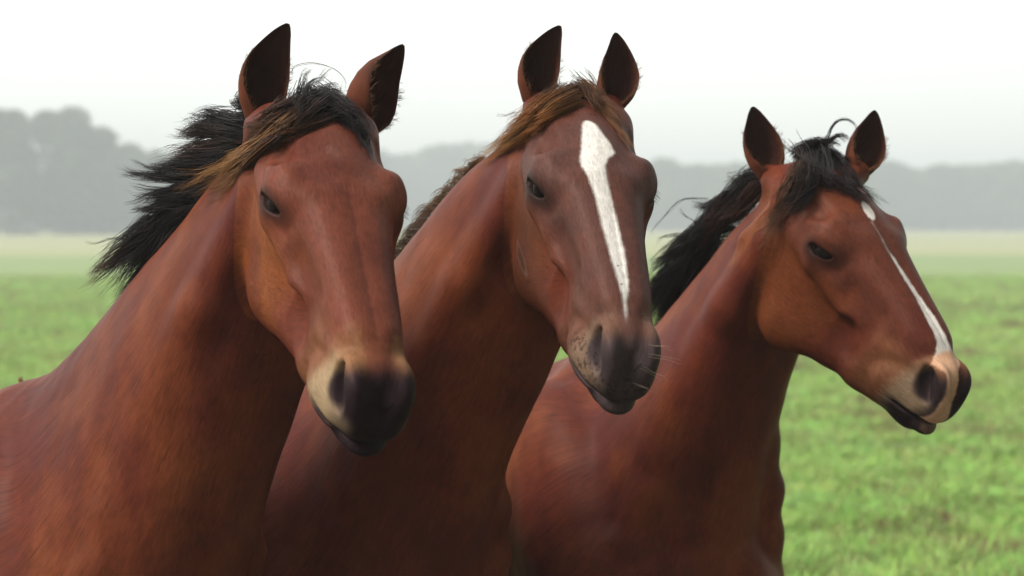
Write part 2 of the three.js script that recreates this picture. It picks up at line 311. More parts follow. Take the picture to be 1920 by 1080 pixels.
const hairTex = (() => {       // short coat: streaks along u, tileable
  const R = rng(5), w = 512, h = 512, a = new Float32Array(w * h).fill(0);
  for (let n = 0; n < 52000; n++) {
    const x0 = R() * w, y0 = R() * h, L = 6 + R() * 16, v = (R() - 0.5) * 0.55, sl = (R() - 0.5) * 0.35;
    for (let q = 0; q < L; q++) { const e = Math.sin(q / L * Math.PI), X = Math.floor(x0 + q) % w, Y = Math.floor(y0 + sl * q + h) % h; a[Y * w + X] += v * e; const Y1 = (Y + 1) % h; a[Y1 * w + X] += v * e * 0.6; }
  }
  return a;
})();
const coatColor = greyTexture(512, 512, (u, v) => { const k = 0.85 + 0.34 * hairTex[Math.floor(v * 512) * 512 + Math.floor(u * 512)]; return [k, k, k]; }, 1);
const coatBump = greyTexture(512, 512, (u, v) => 0.5 + 0.16 * hairTex[Math.floor(v * 512) * 512 + Math.floor(u * 512)], 1);
const coatMaterial = new THREE.MeshPhysicalMaterial({ vertexColors: true, map: coatColor, bumpMap: coatBump, bumpScale: 0.0016, roughness: 0.48, specularIntensity: 0.18, specularColor: new THREE.Color(1, 0.7, 0.6) });
const hairMaterial = new THREE.MeshPhysicalMaterial({ vertexColors: true, roughness: 0.42, specularIntensity: 0.3 });
const earMaterial = new THREE.MeshPhysicalMaterial({ vertexColors: true, roughness: 0.8, specularIntensity: 0.25 });
const eyeMaterial = new THREE.MeshPhysicalMaterial({ color: new THREE.Color(0.008, 0.0045, 0.0045), roughness: 0.28, specularIntensity: 0.14 });

function hairGeo(locks, seed) {      // locks: { path: [[x, y, z]...], n, r0, r1, w, col, col1, wave, short }
  const R = rng(seed), pos = [], col = [], nor = [], idx = [];
  const g = () => (R() + R() + R() - 1.5) * 1.15;
  for (const k of locks) {
    const m = k.steps ?? 9;
    const total = Math.ceil(k.n * (k.steps ? 1 : 1.75)), per = k.per ?? (k.steps ? 1 : 15);
    let q0, q1, clumpTone = 1, clumpCut = 1, cph = 0;
    for (let s = 0; s < total; s++) {
      if (s % per === 0) { q0 = [g(), g(), g()].map((v) => v * k.r0); q1 = [g(), g(), g()].map((v) => v * k.r1 * (per > 1 ? 1.25 : 1)); clumpTone = 0.7 + 0.6 * R(); clumpCut = 1 - (k.short ?? 0.35) * R(); cph = R() * 6.28; }
      const loose = per > 1 && R() < 0.12 ? 1.6 : 1, in0 = per > 1 ? 0.6 * k.r0 : 0, in1 = per > 1 ? 0.42 * k.r1 * loose : 0;
      const o0 = [0, 1, 2].map((i) => q0[i] + g() * in0), o1 = [0, 1, 2].map((i) => q1[i] + g() * in1), ph = per > 1 ? cph + (R() - 0.5) * 1.2 * loose : R() * 6.28, L = clumpCut * (1 - 0.18 * R() * R()), wv = (k.wave ?? 0.004) * (0.7 + 0.6 * R()), fr = 1.7;
      const wd = 0.6 * k.w * (0.7 + 0.6 * R()), tone = clumpTone * (0.7 + 0.6 * R());
      const c = curve(k.path, m).map((p, i) => { const t = i / m, e = mix(0, 1, t ** 1.3); return [0, 1, 2].map((q) => p[q] + o0[q] * (1 - e) + o1[q] * e + wv * t * Math.sin(ph + fr * 6.28 * t + q * 1.7)); });
      const cut = Math.max(3, Math.round(m * L));
      const base = pos.length / 3;
      for (let i = 0; i <= cut; i++) {
        const tg = unit(sub(c[Math.min(cut, i + 1)], c[Math.max(0, i - 1)]));
        let u = unit(cross(tg, [0.3, 0.2, 0.93])); const v = cross(tg, u);
        const t = i / cut, rr = wd * (0.35 + 0.65 * Math.sin(Math.min(1, t * 3 + 0.2) * Math.PI / 2)) * (1 - t ** 2.5 * 0.9);
        const cc = mix3(k.col, k.col1 ?? k.col, clamp(t * 1.2 - 0.1)).map((q) => q * tone);
        for (let a = 0; a < 3; a++) { const an = ph + a * 2.0944, d = add(mul(u, Math.cos(an)), mul(v, Math.sin(an))); pos.push(...add(c[i], mul(d, rr))); nor.push(...d); col.push(...cc); }
      }
      for (let i = 0; i < cut; i++) for (let a = 0; a < 3; a++) { const p = base + i * 3 + a, q = base + i * 3 + (a + 1) % 3; idx.push(p, q, p + 3, q, q + 3, p + 3); }
    }
  }
  return bufferGeo(pos, idx, { nor, col });
}
function earGeo(e) {        // a cupped leaf: closed tube at the base, open forward, pointed tip
  const A = unit(sub(e.tip, e.root)), O = unit(sub(e.open, mul(A, dot(e.open, A)))), Sd = cross(A, O), Ln = len(sub(e.tip, e.root));
  const prof = table([[0, 0.62], [0.08, 0.74], [0.2, 0.92], [0.35, 1], [0.5, 0.97], [0.65, 0.82], [0.78, 0.6], [0.9, 0.37], [0.96, 0.22], [1, 0.07]]);
  const arc = table([[0, 165], [0.15, 140], [0.3, 118], [0.5, 100], [0.75, 85], [1, 60]]);
  const nt = 30, na = 22, pos = [], col = [], idx = [];
  const ring = (t, ins, j) => {
    const hw = prof(t)[0] * e.width / 2 * (1), Ph = arc(t)[0] * RAD, f = (j / na * 2 - 1), an = f * Ph, r = Math.max(0.0006, hw / Math.sin(Math.min(Ph, Math.PI / 2)) - (ins ? 0.0035 * (1 - 0.7 * t) : 0));
    const bend = e.bend * (t * t - t) * Ln + (e.hook ?? 0) * Math.pow(t, 5) * Ln, shiftO = (e.lean ?? 0) * Math.sin(t * Math.PI) * Ln;
    const flare = 1 + (e.flare ?? 0.0) * f * (1 - Math.abs(2 * t - 0.7));
    const c = add(add(e.root, mul(A, Ln * t)), add(mul(Sd, bend), mul(O, shiftO)));
    return add(c, add(mul(O, -r * Math.cos(an) * (e.depth ?? 0.8) + (Ph > 1.57 ? 0 : r * Math.cos(Ph) * 0.8)), mul(Sd, r * Math.sin(an) * flare)));
  };
  for (const ins of [0, 1]) for (let i = 0; i <= nt; i++) for (let j = 0; j <= na; j++) {
    const t = i / nt; pos.push(...ring(t, ins, j));
    const edge = Math.pow(Math.abs(j / na * 2 - 1), 4), nz = 0.8 + 0.4 * vnoise(j * 2.1, t * 9, e.side * 5 + 9);
    const tip = sm(e.tipDark ?? 0.72, 0.98, t);
    let c = ins ? mix3(mix3(e.inner, e.coat, 0.6 * (1 - sm(0.0, 0.4, t))), e.coat, 0.65 * Math.pow(Math.abs(j / na * 2 - 1), 2.2) * (1 - 0.6 * sm(0.5, 0.9, t))) : mix3(e.coat, e.dark, Math.max(tip, 0.7 * edge * sm(0.2, 0.6, t)));
    col.push(...c.map((v) => v * nz));
  }
  const n1 = na + 1, half = (nt + 1) * n1;
  for (let i = 0; i < nt; i++) for (let j = 0; j < na; j++) {
    const a = i * n1 + j; idx.push(a, a + 1, a + n1, a + 1, a + n1 + 1, a + n1);
    const b = a + half; idx.push(b, b + n1, b + 1, b + 1, b + n1, b + n1 + 1);
  }
  for (let i = 0; i < nt; i++) for (const j of [0, na]) { const a = i * n1 + j, b = a + half; j ? idx.push(a, b, a + n1, b, b + n1, a + n1) : idx.push(a, a + n1, b, b, a + n1, b + n1); }
  const g = bufferGeo(pos, idx, { col });
  g.userData = { ring };
  return g;
}
function toneAt(B, p, n, hd) {       // the colour of the coat itself at a point p with normal n; hd: standard head coordinates
  const o = B.o, C = o.coat, [x, y, z] = hd, az = Math.abs(z);
  const onHead = headField(x, y, z, o) < 0.016 && x > -0.035;
  const n1 = fbm(p[0] * 7, p[1] * 7, p[2] * 7 + o.seed), n2 = fbm(p[0] * 38, p[1] * 24 , p[2] * 38 + o.seed), n3 = 0.6 * vnoise(p[0] * 250, p[1] * 230, p[2] * 250) + 0.4 * vnoise(p[0] * 120, p[1] * 90, p[2] * 120);
  const hue = 0.5 * fbm(p[0] * 5 + 3, p[1] * 4, p[2] * 5 + o.seed) + 0.3 * vnoise(p[0] * 17, p[1] * 12, p[2] * 17) + 0.2 * n2;
  let c = mix3(mix3(C.body, C.plum, sm(0.56, 0.26, hue)), C.warm, sm(0.42, 0.74, hue));
  if (onHead) {
    const f = sm(-0.035, 0.03, x);
    let hc = mix3(C.body, C.face, sm(-0.125, -0.045, y) * sm(0.02, 0.12, x));
    hc = mix3(hc, C.cheek, sm(0.05, -0.02, x - 0.27) * sm(-0.05, -0.1, y) * 0.9);
    hc = mix3(hc, C.tan, 0.45 * sm(0.36, 0.44, x) * sm(-0.03, -0.09, y));
    // dark rims round the eye slit, a greyish lid
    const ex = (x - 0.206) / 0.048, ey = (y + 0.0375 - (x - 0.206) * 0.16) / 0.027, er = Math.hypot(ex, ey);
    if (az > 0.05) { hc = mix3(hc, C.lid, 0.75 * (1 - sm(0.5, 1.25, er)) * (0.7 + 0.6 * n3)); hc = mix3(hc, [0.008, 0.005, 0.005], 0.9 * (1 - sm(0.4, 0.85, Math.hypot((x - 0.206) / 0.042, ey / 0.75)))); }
    // dark muzzle with a mealy band above it
    const mz = x + 0.30 * (y + 0.07) * (y > -0.07 ? 0.2 : -0.55) + (n2 - 0.5) * 0.012 + (o.muz ?? 0);
    const nostr = Math.hypot((x - 0.543) / 0.040, (y + 0.066) / 0.034);
    const side = sm(0.012, 0.03, az);
    hc = mix3(hc, C.tan, C.mealy * sm(0.455, 0.515, mz) * (0.12 + 0.88 * side));
    hc = mix3(hc, C.pale, C.mealy * sm(0.462, 0.50, mz) * side * sm(-0.03, -0.08, y));
    { const sideBack = sm(0.026, 0.044, az) * sm(-0.075, -0.095, y); hc = mix3(hc, mix3(C.muzzle, C.pale, 0.25 * sideBack), sm(0.520 + 0.012 * sideBack, 0.560 + 0.022 * sideBack, mz + (n3 - 0.5) * 0.014)); }
    hc = mix3(hc, C.muzzle, (1 - sm(0.62, 0.98, nostr)) * (az > 0.02 ? 1 : 0.6));
    const lip = sm(-0.114, -0.134, y) * sm(0.475, 0.515, x); hc = mix3(hc, C.muzzle, lip);
    if (o.paint) hc = o.paint(hc, x, y, z, n2, n3);
    if (hc[1] < 0.06 && x < 0.5) hc = mix3(hc, hue > 0.5 ? C.warm : C.plum, (o.mottle ?? 0.55) * sm(0.03, 0.16, Math.abs(hue - 0.5)));
    c = mix3(c, hc, f);
  }
  const w = B.hw(p);
  if (w[1] < 0.75) c = mix3(c, [0.015, 0.01, 0.01], sm(0.75, 0.45, w[1]));       // black lower legs
  const g = (0.78 + 0.22 * n2 + 0.22 * vnoise(p[0] * 11, p[1] * 6, p[2] * 11 + o.seed)) * (0.82 + 0.36 * n3);
  const k = c[1] > 0.25 ? 1 + (g - 1) * 0.35 : g;
  return c.map((v) => v * k);
}
function makeHorse(o) {
  const B = makeBody(o), root = new THREE.Group(), base = [B.W[0], 0, B.W[2]];
  root.name = o.name; root.position.set(...base); scene.add(root); tag(root, o.label, 'horse');
  
  const { pos, idx } = surfaceNet(B.field, ...B.grid);
  const nv = pos.length / 3, P = new Float32Array(nv * 3), N = new Float32Array(nv * 3), C = new Float32Array(nv * 3), U = new Float32Array(nv * 2), e = 0.0012, wp = [0, 0, 0];
  for (let i = 0; i < nv; i++) {
    const x = pos[i * 3], y = pos[i * 3 + 1], z = pos[i * 3 + 2];
    const f0 = B.field(x + e, y - e, z - e), f1 = B.field(x - e, y - e, z + e), f2 = B.field(x - e, y + e, z - e), f3 = B.field(x + e, y + e, z + e);
    const n = unit([f0 - f1 - f2 + f3, -f0 - f1 + f2 + f3, -f0 + f1 - f2 + f3]);
    const w = B.toWorld([x, y, z]), wn = [0, 1, 2].map((k) => B.X[k] * n[0] + B.Y[k] * n[1] + B.Z[k] * n[2]);
    const hd = [x / B.S[0], y / B.S[1], z / B.S[2]];
    for (let k = 0; k < 3; k++) { P[i * 3 + k] = w[k] - base[k]; N[i * 3 + k] = wn[k]; }
    const c = toneAt(B, w, wn, hd); for (let k = 0; k < 3; k++) C[i * 3 + k] = c[k];
    if (hd[0] > -0.03 && headField(...hd, o) < 0.016) { U[i * 2] = x / 0.42; U[i * 2 + 1] = Math.atan2(Math.abs(z), y + 0.09) * 0.09 / 0.42; }
    else { wp[0] = w[0]; wp[1] = w[1]; wp[2] = w[2]; B.neck(wp); const h = B.hw(w); U[i * 2] = (h[1] * 0.9 - h[0] * 0.45) / 0.6; U[i * 2 + 1] = wp.ang * 0.16 / 0.6; }
  }
  
  const g = bufferGeo(P, idx, { nor: N, col: C, uv: U });
  meshOf('body', g, coatMaterial, root);
  // eyeballs behind the lids
  const er = 0.0215 * B.S[2];
  for (const s of [1, -1]) { const eg = new THREE.SphereGeometry(er, 28, 20); const c = sub(B.fromHead(0.205, -0.0375, 0.0830 * s), base); eg.translate(...c); const em = meshOf('eye', eg, eyeMaterial, root), lg = hairGeo(lashes(B, s), o.seed + s); lg.translate(...mul(base, -1)); tag(meshOf('eyelashes', lg, hairMaterial, em), null, null, null, 'stuff'); }
  for (const q of o.ears) {
    const eg = earGeo(q), fringe = [], R = rng(o.seed * 7 + q.side);
    const A = unit(sub(q.tip, q.root));
    for (let i = 0; i < 90; i++) {
      const t = 0.04 + 0.62 * Math.pow(R(), 1.3), j = R() < 0.5 ? 0 : 22, a = eg.userData.ring(t, 1, j), c = eg.userData.ring(t, 1, 11), out = unit(sub(a, c)), L = (0.007 + 0.011 * R()) * (1 - 0.6 * t);
      fringe.push({ path: [a, add(a, add(mul(out, L * 0.5), mul(A, L * 0.35))), add(a, add(mul(out, L * 0.8), mul(A, L * (0.2 + 0.8 * R()))))], n: 3, r0: 0.003, r1: 0.006, w: 0.0004, col: [0.10, 0.04, 0.016], col1: [0.2, 0.1, 0.045], wave: 0.001, steps: 5 });
    }
    for (let i = 0; i < 60; i++) { const t = 0.05 + 0.4 * R(), j = Math.floor(4 + 14 * R()), a = eg.userData.ring(t, 1, j), O = unit(q.open), L = 0.012 + 0.014 * R(); fringe.push({ path: [a, add(a, add(mul(O, L * 0.4), mul(A, L * 0.6))), add(a, add(mul(O, L * 0.5), mul(A, L * 1.3)))], n: 2, r0: 0.004, r1: 0.006, w: 0.0004, col: q.inner, col1: q.coat, wave: 0.001, steps: 5 }); }
    eg.translate(...mul(base, -1)); const em = meshOf('ear', eg, earMaterial, root);
    const fg = hairGeo(fringe, o.seed * 3 + q.side); fg.translate(...mul(base, -1)); tag(meshOf('ear_hair', fg, hairMaterial, em), null, null, null, 'stuff');
  }
  { const tl = [], y = B.y0; for (let i = 0; i < 5; i++) tl.push({ path: [B.w2(-1.13, y - 0.12, (i - 2) * 0.008), B.w2(-1.22, y - 0.30, (i - 2) * 0.02), B.w2(-1.25, y - 0.60, (i - 2) * 0.028), B.w2(-1.24, y - 1.02, (i - 2) * 0.02)], n: 34, r0: 0.016, r1: 0.03, w: 0.0032, col: [0.02, 0.011, 0.009], wave: 0.012 }); const tg = hairGeo(tl, o.seed + 50); tg.translate(...mul(base, -1)); tag(meshOf('tail', tg, hairMaterial, root), null, null, null, 'stuff'); }
  for (const q of o.hair ?? []) { const hg = hairGeo(q.locks(B), q.seed); hg.translate(...mul(base, -1)); const m = tag(meshOf(q.name, hg, hairMaterial, root), null, null, null, 'stuff'); if (q.label) m.userData.label = q.label; }
  return B;
}
// a point on (or lift metres in front of) a horse's surface as seen from the photographer's place; d: depth to use beside the horse
function on(B, x, y, lift, d) {
  const dir = unit(sub(at(x, y, 1), EYE)); let t = 1.9, best = null;
  for (let i = 0; i < 160 && t < 5.5; i++) { const p = add(EYE, mul(dir, t)), f = B.field(...B.toHead(p)); if (f < 0.001) { best = t; break; } t += Math.max(0.002, f * 0.55); }
  if (best === null || (d && best > d + 0.25)) return at(x, y, d ?? 3);
  return add(EYE, mul(dir, best - lift));
}
const lock = (pts, n, more) => ({ path: pts, n, r0: 0.012, r1: 0.02, w: 0.0011, col: [0.012, 0.0075, 0.008], wave: 0.006, ...more });
const NECK = {       // crest: fraction of the way forward, of the way up, sideways; underline: s, y from the withers, sideways
  crest: [[0.0, -0.03, 0], [0.22, 0.15, 0.05], [0.46, 0.44, 0.3], [0.72, 0.78, 0.65]],
  under: [[0.36, -0.62, 0], [0.475, -0.42, 0.05], [0.55, -0.20, 0.2], [0.60, -0.04, 0.5]],
  half: [0.20, 0.155, 0.125, 0.105, 0.085], taper: [0.2, 0.3, 0.35, 0.35, 0.2],
  strap: [[0.47, -0.05, -0.08], [0.42, -0.25, -0.12], [0.36, -0.42, -0.15]].map(([s, y, l]) => [s, y, -l]), strapR: 0.036 };
const bay = { body: [0.102, 0.0215, 0.0105], warm: [0.148, 0.0375, 0.0135], plum: [0.080, 0.0165, 0.0120], face: [0.128, 0.0345, 0.0200], cheek: [0.172, 0.0470, 0.0136], tan: [0.21, 0.096, 0.042], pale: [0.30, 0.21, 0.125], lid: [0.034, 0.013, 0.010], muzzle: [0.0170, 0.0085, 0.0120], mealy: 0.95 };
const earOf = (side, root, tip, open, more) => ({ side, root, tip, open, coat: [0.085, 0.022, 0.009], dark: [0.012, 0.007, 0.007], inner: [0.038, 0.014, 0.011], width: 0.07, bend: 0, ...more });
const BLACK = [0.011, 0.007, 0.008], BROWN = [0.07, 0.026, 0.010], GOLD = [0.30, 0.15, 0.052];
const way = (d) => (rows) => rows.map(([x, y, e]) => at(x, y, e ?? d));
const whisker = (B, x, y, dx, dy, n = 1, c = [0.35, 0.27, 0.2]) => { const a = on(B, x, y, 0), b = add(a, [dx * 0.6, -dy * 0.5, 0.004]), e = add(a, [dx, -dy, 0.004]); return lock([sub(a, mul(unit(sub(b, a)), 0.004)), b, e], n, { r0: 0.004, r1: 0.007, w: 0.00026, col: c, wave: 0.002, steps: 6 }); };
const lashes = (B, s) => { const out = []; for (let i = 0; i < 14; i++) { const u = i / 13 - 0.5, a = B.fromHead(0.206 + u * 0.034, -0.032 + 0.005 * u, (0.1 - u * 0.012) * s); const d = add(mul(B.Z, 0.013 * s), add(mul(B.Y, -0.004), mul(B.X, 0.004))); out.push(lock([a, add(a, mul(d, 0.5)), add(add(a, d), mul(B.Y, -0.003))], 2, { r0: 0.0015, r1: 0.003, w: 0.0004, wave: 0.0005, steps: 4 })); } return out; };

const H1 = makeHorse({
  name: 'horse', label: 'black-maned bay horse with an all-brown face and black muzzle, leftmost and nearest of three', seed: 3, yaw: 40, withers: [-0.86, 1.50, -3.45],
  head: { yaw: 18, pitch: 40.5, roll: -5, slim: 0.13, size: [1.0, 1.03, 0.97], mid: at(632, 378, 2.76) }, neck: NECK, muz: -0.004, coat: bay,
  ears: [earOf(1, at(490, 235, 2.93), at(540, 44, 2.93), [0.45, -0.1, 1], { width: 0.078, bend: 0.35 }), earOf(-1, at(672, 240, 2.95), at(757, 84, 2.97), [0.95, -0.2, 0.5], { width: 0.100 })],
  paint: (c, x, y, z, n2, n3) => mix3(c, [0.2, 0.12, 0.1], 0.4 * (1 - sm(0.3, 1, Math.hypot((x - 0.165) / 0.04, (z - 0.012) / 0.016))) * n2),
  hair: [
    { name: 'mane', seed: 1, locks: (B) => {
      const out = [], dk = (rows, n, more) => out.push(lock(way()(rows), n, { col: BLACK, r0: 0.014, r1: 0.018, ...more }));
      // upper tufts blown straight back
      dk([[462, 205, 3.00], [452, 196, 3.03], [444, 188, 3.06]], 72, { r0: 0.018, r1: 0.012 });
      dk([[470, 235, 2.99], [410, 225, 3.06], [345, 230, 3.10]], 174, { r1: 0.014 });
      dk([[465, 250, 2.99], [400, 245, 3.06], [325, 258, 3.10]], 174, { r1: 0.014, col1: [0.03, 0.015, 0.012] });
      dk([[455, 265, 3.00], [390, 275, 3.07], [300, 300, 3.12]], 188, { r1: 0.016, col1: [0.04, 0.02, 0.015] });
      dk([[445, 290, 3.01], [370, 305, 3.08], [270, 318, 3.13]], 174, { r1: 0.011 });
      dk([[430, 310, 3.02], [350, 335, 3.09], [235, 322, 3.14]], 159, { r1: 0.010 });
      dk([[420, 335, 3.03], [340, 355, 3.10], [255, 378, 3.14]], 159, { r1: 0.014 });
      dk([[410, 360, 3.05], [330, 375, 3.10], [245, 392, 3.15]], 101, { r1: 0.010 });
      // long locks over the far side of the crest
      dk([[400, 370, 3.06], [345, 385, 3.12], [290, 420, 3.17], [235, 470, 3.20], [185, 530, 3.24]], 246, { r1: 0.020 });
      dk([[392, 385, 3.07], [340, 400, 3.13], [270, 455, 3.18], [205, 510, 3.22]], 275, { r1: 0.022 });
      dk([[385, 395, 3.08], [330, 420, 3.14], [275, 490, 3.19], [225, 560, 3.24]], 333, { r0: 0.02, r1: 0.026 });
      dk([[375, 405, 3.09], [330, 440, 3.14], [290, 520, 3.20], [235, 580, 3.25]], 377, { r0: 0.022, r1: 0.026 });
      dk([[368, 420, 3.10], [335, 470, 3.15], [305, 540, 3.20], [262, 590, 3.25]], 377, { r0: 0.022, r1: 0.022 });
      dk([[355, 445, 3.12], [330, 500, 3.16], [300, 560, 3.21], [275, 585, 3.25]], 319, { r0: 0.02, r1: 0.02 });
      dk([[345, 380, 3.12], [280, 440, 3.17], [215, 490, 3.21], [172, 528, 3.25]], 87, { r1: 0.016, col1: [0.05, 0.022, 0.014] });
      for (let i = 0; i < 12; i++) { const y = 385 + i * 17, x = 385 - i * 11; dk([[x + 10, y, 3.08 + i * 0.013], [x - 25, y + 15, 3.11 + i * 0.013], [x - 52, y + 62, 3.16 + i * 0.012]], 45, { r0: 0.012, r1: 0.016 }); }
      // stubble of short mane towards the withers and a red tuft on the back
      dk([[214, 600, 3.29], [204, 606, 3.31], [190, 628, 3.34]], 40, { r0: 0.01, r1: 0.012, col1: [0.06, 0.04, 0.035] });
      dk([[120, 686, 3.40], [112, 688, 3.42], [104, 696, 3.44]], 14, { r0: 0.008, r1: 0.008 });
      dk([[52, 734, 3.46], [44, 720, 3.48], [37, 704, 3.50]], 26, { r0: 0.004, r1: 0.003, col: [0.16, 0.05, 0.015] });
      dk([[330, 450, 3.2], [210, 448, 3.2], [165, 453, 3.2]], 4, { r0: 0.003, r1: 0.004, w: 0.0005 });
      return out; } },
    { name: 'forelock', seed: 2, label: 'black forelock with a pale tan swath blown back under the ear', locks: (B) => {
      const out = [], S = (rows, n, more, lift = 0.008, d = 2.95) => out.push(lock(rows.map(([x, y, e, q]) => on(B, x, y, q ?? lift, e ?? d)), n, { r0: 0.012, r1: 0.015, wave: 0.007, ...more }));
      // tan swath
      S([[585, 205], [530, 245], [478, 285], [420, 322, 2.9], [345, 358, 2.93]], 198, { r0: 0.012, r1: 0.016, col: [0.05, 0.02, 0.010], col1: GOLD, w: 0.001 }, 0.012);
      S([[570, 215], [520, 258], [470, 300], [425, 335, 2.9], [372, 366, 2.93]], 138, { r0: 0.010, r1: 0.014, col: [0.04, 0.016, 0.009], col1: [0.17, 0.075, 0.026] }, 0.010);
      // dark band across the brow
      S([[620, 190], [580, 215], [535, 245], [490, 280], [450, 312]], 130, { r0: 0.014, r1: 0.010, col: BLACK, col1: [0.035, 0.015, 0.009] }, 0.012);
      S([[640, 215], [595, 228], [545, 250], [500, 285]], 77, { r0: 0.008, r1: 0.008, col1: BROWN }, 0.006);
      S([[565, 200], [530, 215], [495, 238], [465, 268]], 150, { r0: 0.014, r1: 0.012, col1: BROWN }, 0.010);
      S([[540, 205], [505, 222], [478, 240], [458, 262]], 110, { r0: 0.014, r1: 0.012, col: [0.03, 0.013, 0.009], col1: [0.06, 0.024, 0.012] }, 0.008);
      S([[590, 190], [575, 205], [560, 228], [550, 245]], 103, { r0: 0.022, r1: 0.02 }, 0.012);
      S([[600, 185], [640, 205], [670, 240], [692, 285]], 147, { r0: 0.016, r1: 0.010 }, 0.010);
      S([[615, 190], [650, 215], [680, 255], [700, 305]], 77, { r0: 0.010, r1: 0.006 }, 0.006);
      S([[595, 190], [625, 205], [650, 225], [670, 250]], 103, { r0: 0.022, r1: 0.014 }, 0.014);
      // loose ends lifted by the wind
      const T = (rows, n, more) => out.push(lock(way(2.9)(rows), n, { r0: 0.012, r1: 0.012, w: 0.0008, ...more }));
      T([[580, 200], [568, 180], [575, 150], [580, 135]], 30, { r0: 0.014, r1: 0.016, short: 0.6 });
      T([[570, 200], [600, 178], [625, 170], [645, 158]], 50, { r0: 0.014, r1: 0.010, short: 0.6 });
      T([[585, 200], [610, 182], [630, 180], [640, 186]], 60, { r0: 0.014, r1: 0.012 });
      T([[556, 205], [575, 175], [600, 155], [622, 150]], 14, { r0: 0.01, r1: 0.012, w: 0.0006 });
      T([[548, 140], [552, 125], [585, 118], [625, 128], [647, 150], [645, 172]], 2, { r0: 0.001, r1: 0.001, w: 0.0008, wave: 0.001, short: 0, col: [0.08, 0.03, 0.02], steps: 20 });
      return out; } },
    { name: 'whiskers', seed: 4, locks: (B) => [whisker(B, 475, 655, 0.01, 0.008, 8, [0.12, 0.045, 0.016]), whisker(B, 490, 668, 0.012, 0.008, 8, [0.12, 0.045, 0.016]), whisker(B, 603, 790, -0.008, 0.008, 4, [0.2, 0.15, 0.1])] },
  ],
});
const blaze2 = table([[0.098, 0.010, 0.012], [0.112, -0.004, 0.020], [0.14, -0.014, 0.027], [0.165, -0.025, 0.033], [0.182, -0.028, 0.036], [0.198, -0.012, 0.040], [0.215, -0.004, 0.040], [0.245, -0.002, 0.032], [0.275, -0.003, 0.027], [0.347, -0.007, 0.022], [0.40, -0.008, 0.018], [0.44, -0.006, 0.0145], [0.47, -0.002, 0.011], [0.49, 0.004, 0.0095], [0.53, 0.006, 0.008]]);
const H2 = makeHorse({
  name: 'horse_001', label: 'chestnut horse with a broad white blaze down its face, standing between the other two', seed: 11, yaw: 31, withers: [-0.405, 1.54, -3.72],
  head: { yaw: 10, pitch: 40, roll: -5, size: [0.975, 1.05, 0.94], mid: at(1115, 350, 3.0) }, neck: NECK,
  muz: -0.012, mottle: 0.2, coat: { ...bay, face: [0.082, 0.0335, 0.0265], cheek: [0.138, 0.038, 0.0155], tan: [0.14, 0.070, 0.042], pale: [0.19, 0.13, 0.09], lid: [0.028, 0.015, 0.012], muzzle: [0.050, 0.035, 0.037], mealy: 0.7 },
  ears: [earOf(1, at(1003, 198, 3.17), at(1050, 48, 3.17), [0.3, -0.1, 1], { bend: 0.35 }), earOf(-1, at(1140, 208, 3.17), at(1155, 61, 3.17), [0.25, -0.1, 1], { bend: -0.4 })],
  paint: (c, x, y, z, n2, n3) => {
    if (y > -0.06) { const [a0, b0] = blaze2(x), a = mix(a0, b0, 0.06), b = mix(b0, a0, 0.06), e = 0.002 * (n2 + n3 - 1); const k = sm(-0.0035, 0.003, Math.min(z - a, b - z) + e) * sm(0.098, 0.104, x) * (1 - sm(0.485, 0.53, x)); const spot = sm(0.83, 0.9, vnoise(x * 140, z * 140, 3.3)) * (x > 0.33 && x < 0.46 ? 1 : 0.25); c = mix3(c, mix3([0.68, 0.64, 0.60], [0.12, 0.06, 0.04], spot), k); }
    if (z > 0.04) { const r = Math.hypot((x - 0.203) / 0.036, (y + 0.175 + (x - 0.203) * 0.1) / 0.0075); c = mix3(c, [0.26, 0.15, 0.11], 0.4 * sm(0.75, 0.9, r) * (1 - sm(1.0, 1.3, r))); c = mix3(c, [0.04, 0.012, 0.009], 0.5 * (1 - sm(0.5, 0.8, r))); }
    if (y > -0.125 && y < -0.08 && x > 0.47) c = mix3(c, [0.015, 0.01, 0.01], 0.7 * sm(0.62, 0.7, vnoise(x * 260, y * 260, z * 260)));
    return c; },
  hair: [
    { name: 'mane', seed: 21, locks: (B) => {
      const out = [], dk = (rows, n, more) => out.push(lock(way()(rows), n, { col: [0.03, 0.013, 0.008], col1: [0.16, 0.08, 0.035], r0: 0.008, r1: 0.010, w: 0.0009, ...more }));
      for (let i = 0; i < 26; i++) { const t = i / 25, x = mix(902, 742, t), y = mix(302, 500, Math.pow(t, 1.05)), d = mix(3.33, 3.58, t), w = mix(10, 40, sm(0, 0.45, t)) * (0.75 + 0.5 * hash3(i, 3, 1)); dk([[x + 8, y + 4, d], [x - w * 0.45, y - 4, d + 0.03], [x - w * 0.95, y + w * 0.35, d + 0.05], [x - w * (0.9 + 0.3 * hash3(i, 5, 2)), y + w * 1.15, d + 0.06]], 20, { r0: 0.012, r1: 0.012, wave: 0.003, per: 1, w: 0.0007, col: [0.07, 0.032, 0.015], col1: mix3([0.20, 0.10, 0.042], [0.07, 0.03, 0.016], sm(0.3, 0.8, t)) }); }
      dk([[905, 300, 3.30], [880, 318, 3.33], [850, 332, 3.36]], 50, { r0: 0.005, r1: 0.006 });
      dk([[972, 205, 3.2], [945, 210, 3.22], [915, 226, 3.25]], 3, { r0: 0.004, r1: 0.004, w: 0.0005 });
      return out; } },
    { name: 'forelock', seed: 22, label: 'ginger forelock parted over the forehead', locks: (B) => {
      const out = [], S = (rows, n, more, lift = 0.007, d = 3.2) => out.push(lock(rows.map(([x, y, e, q]) => on(B, x, y, q ?? lift, e ?? d)), n, { r0: 0.010, r1: 0.012, col: [0.10, 0.042, 0.016], col1: [0.28, 0.105, 0.028], w: 0.0008, ...more }));
      S([[1085, 172], [1040, 190], [1000, 218], [955, 258], [905, 305]], 220, { r0: 0.012, r1: 0.013 }, 0.010);
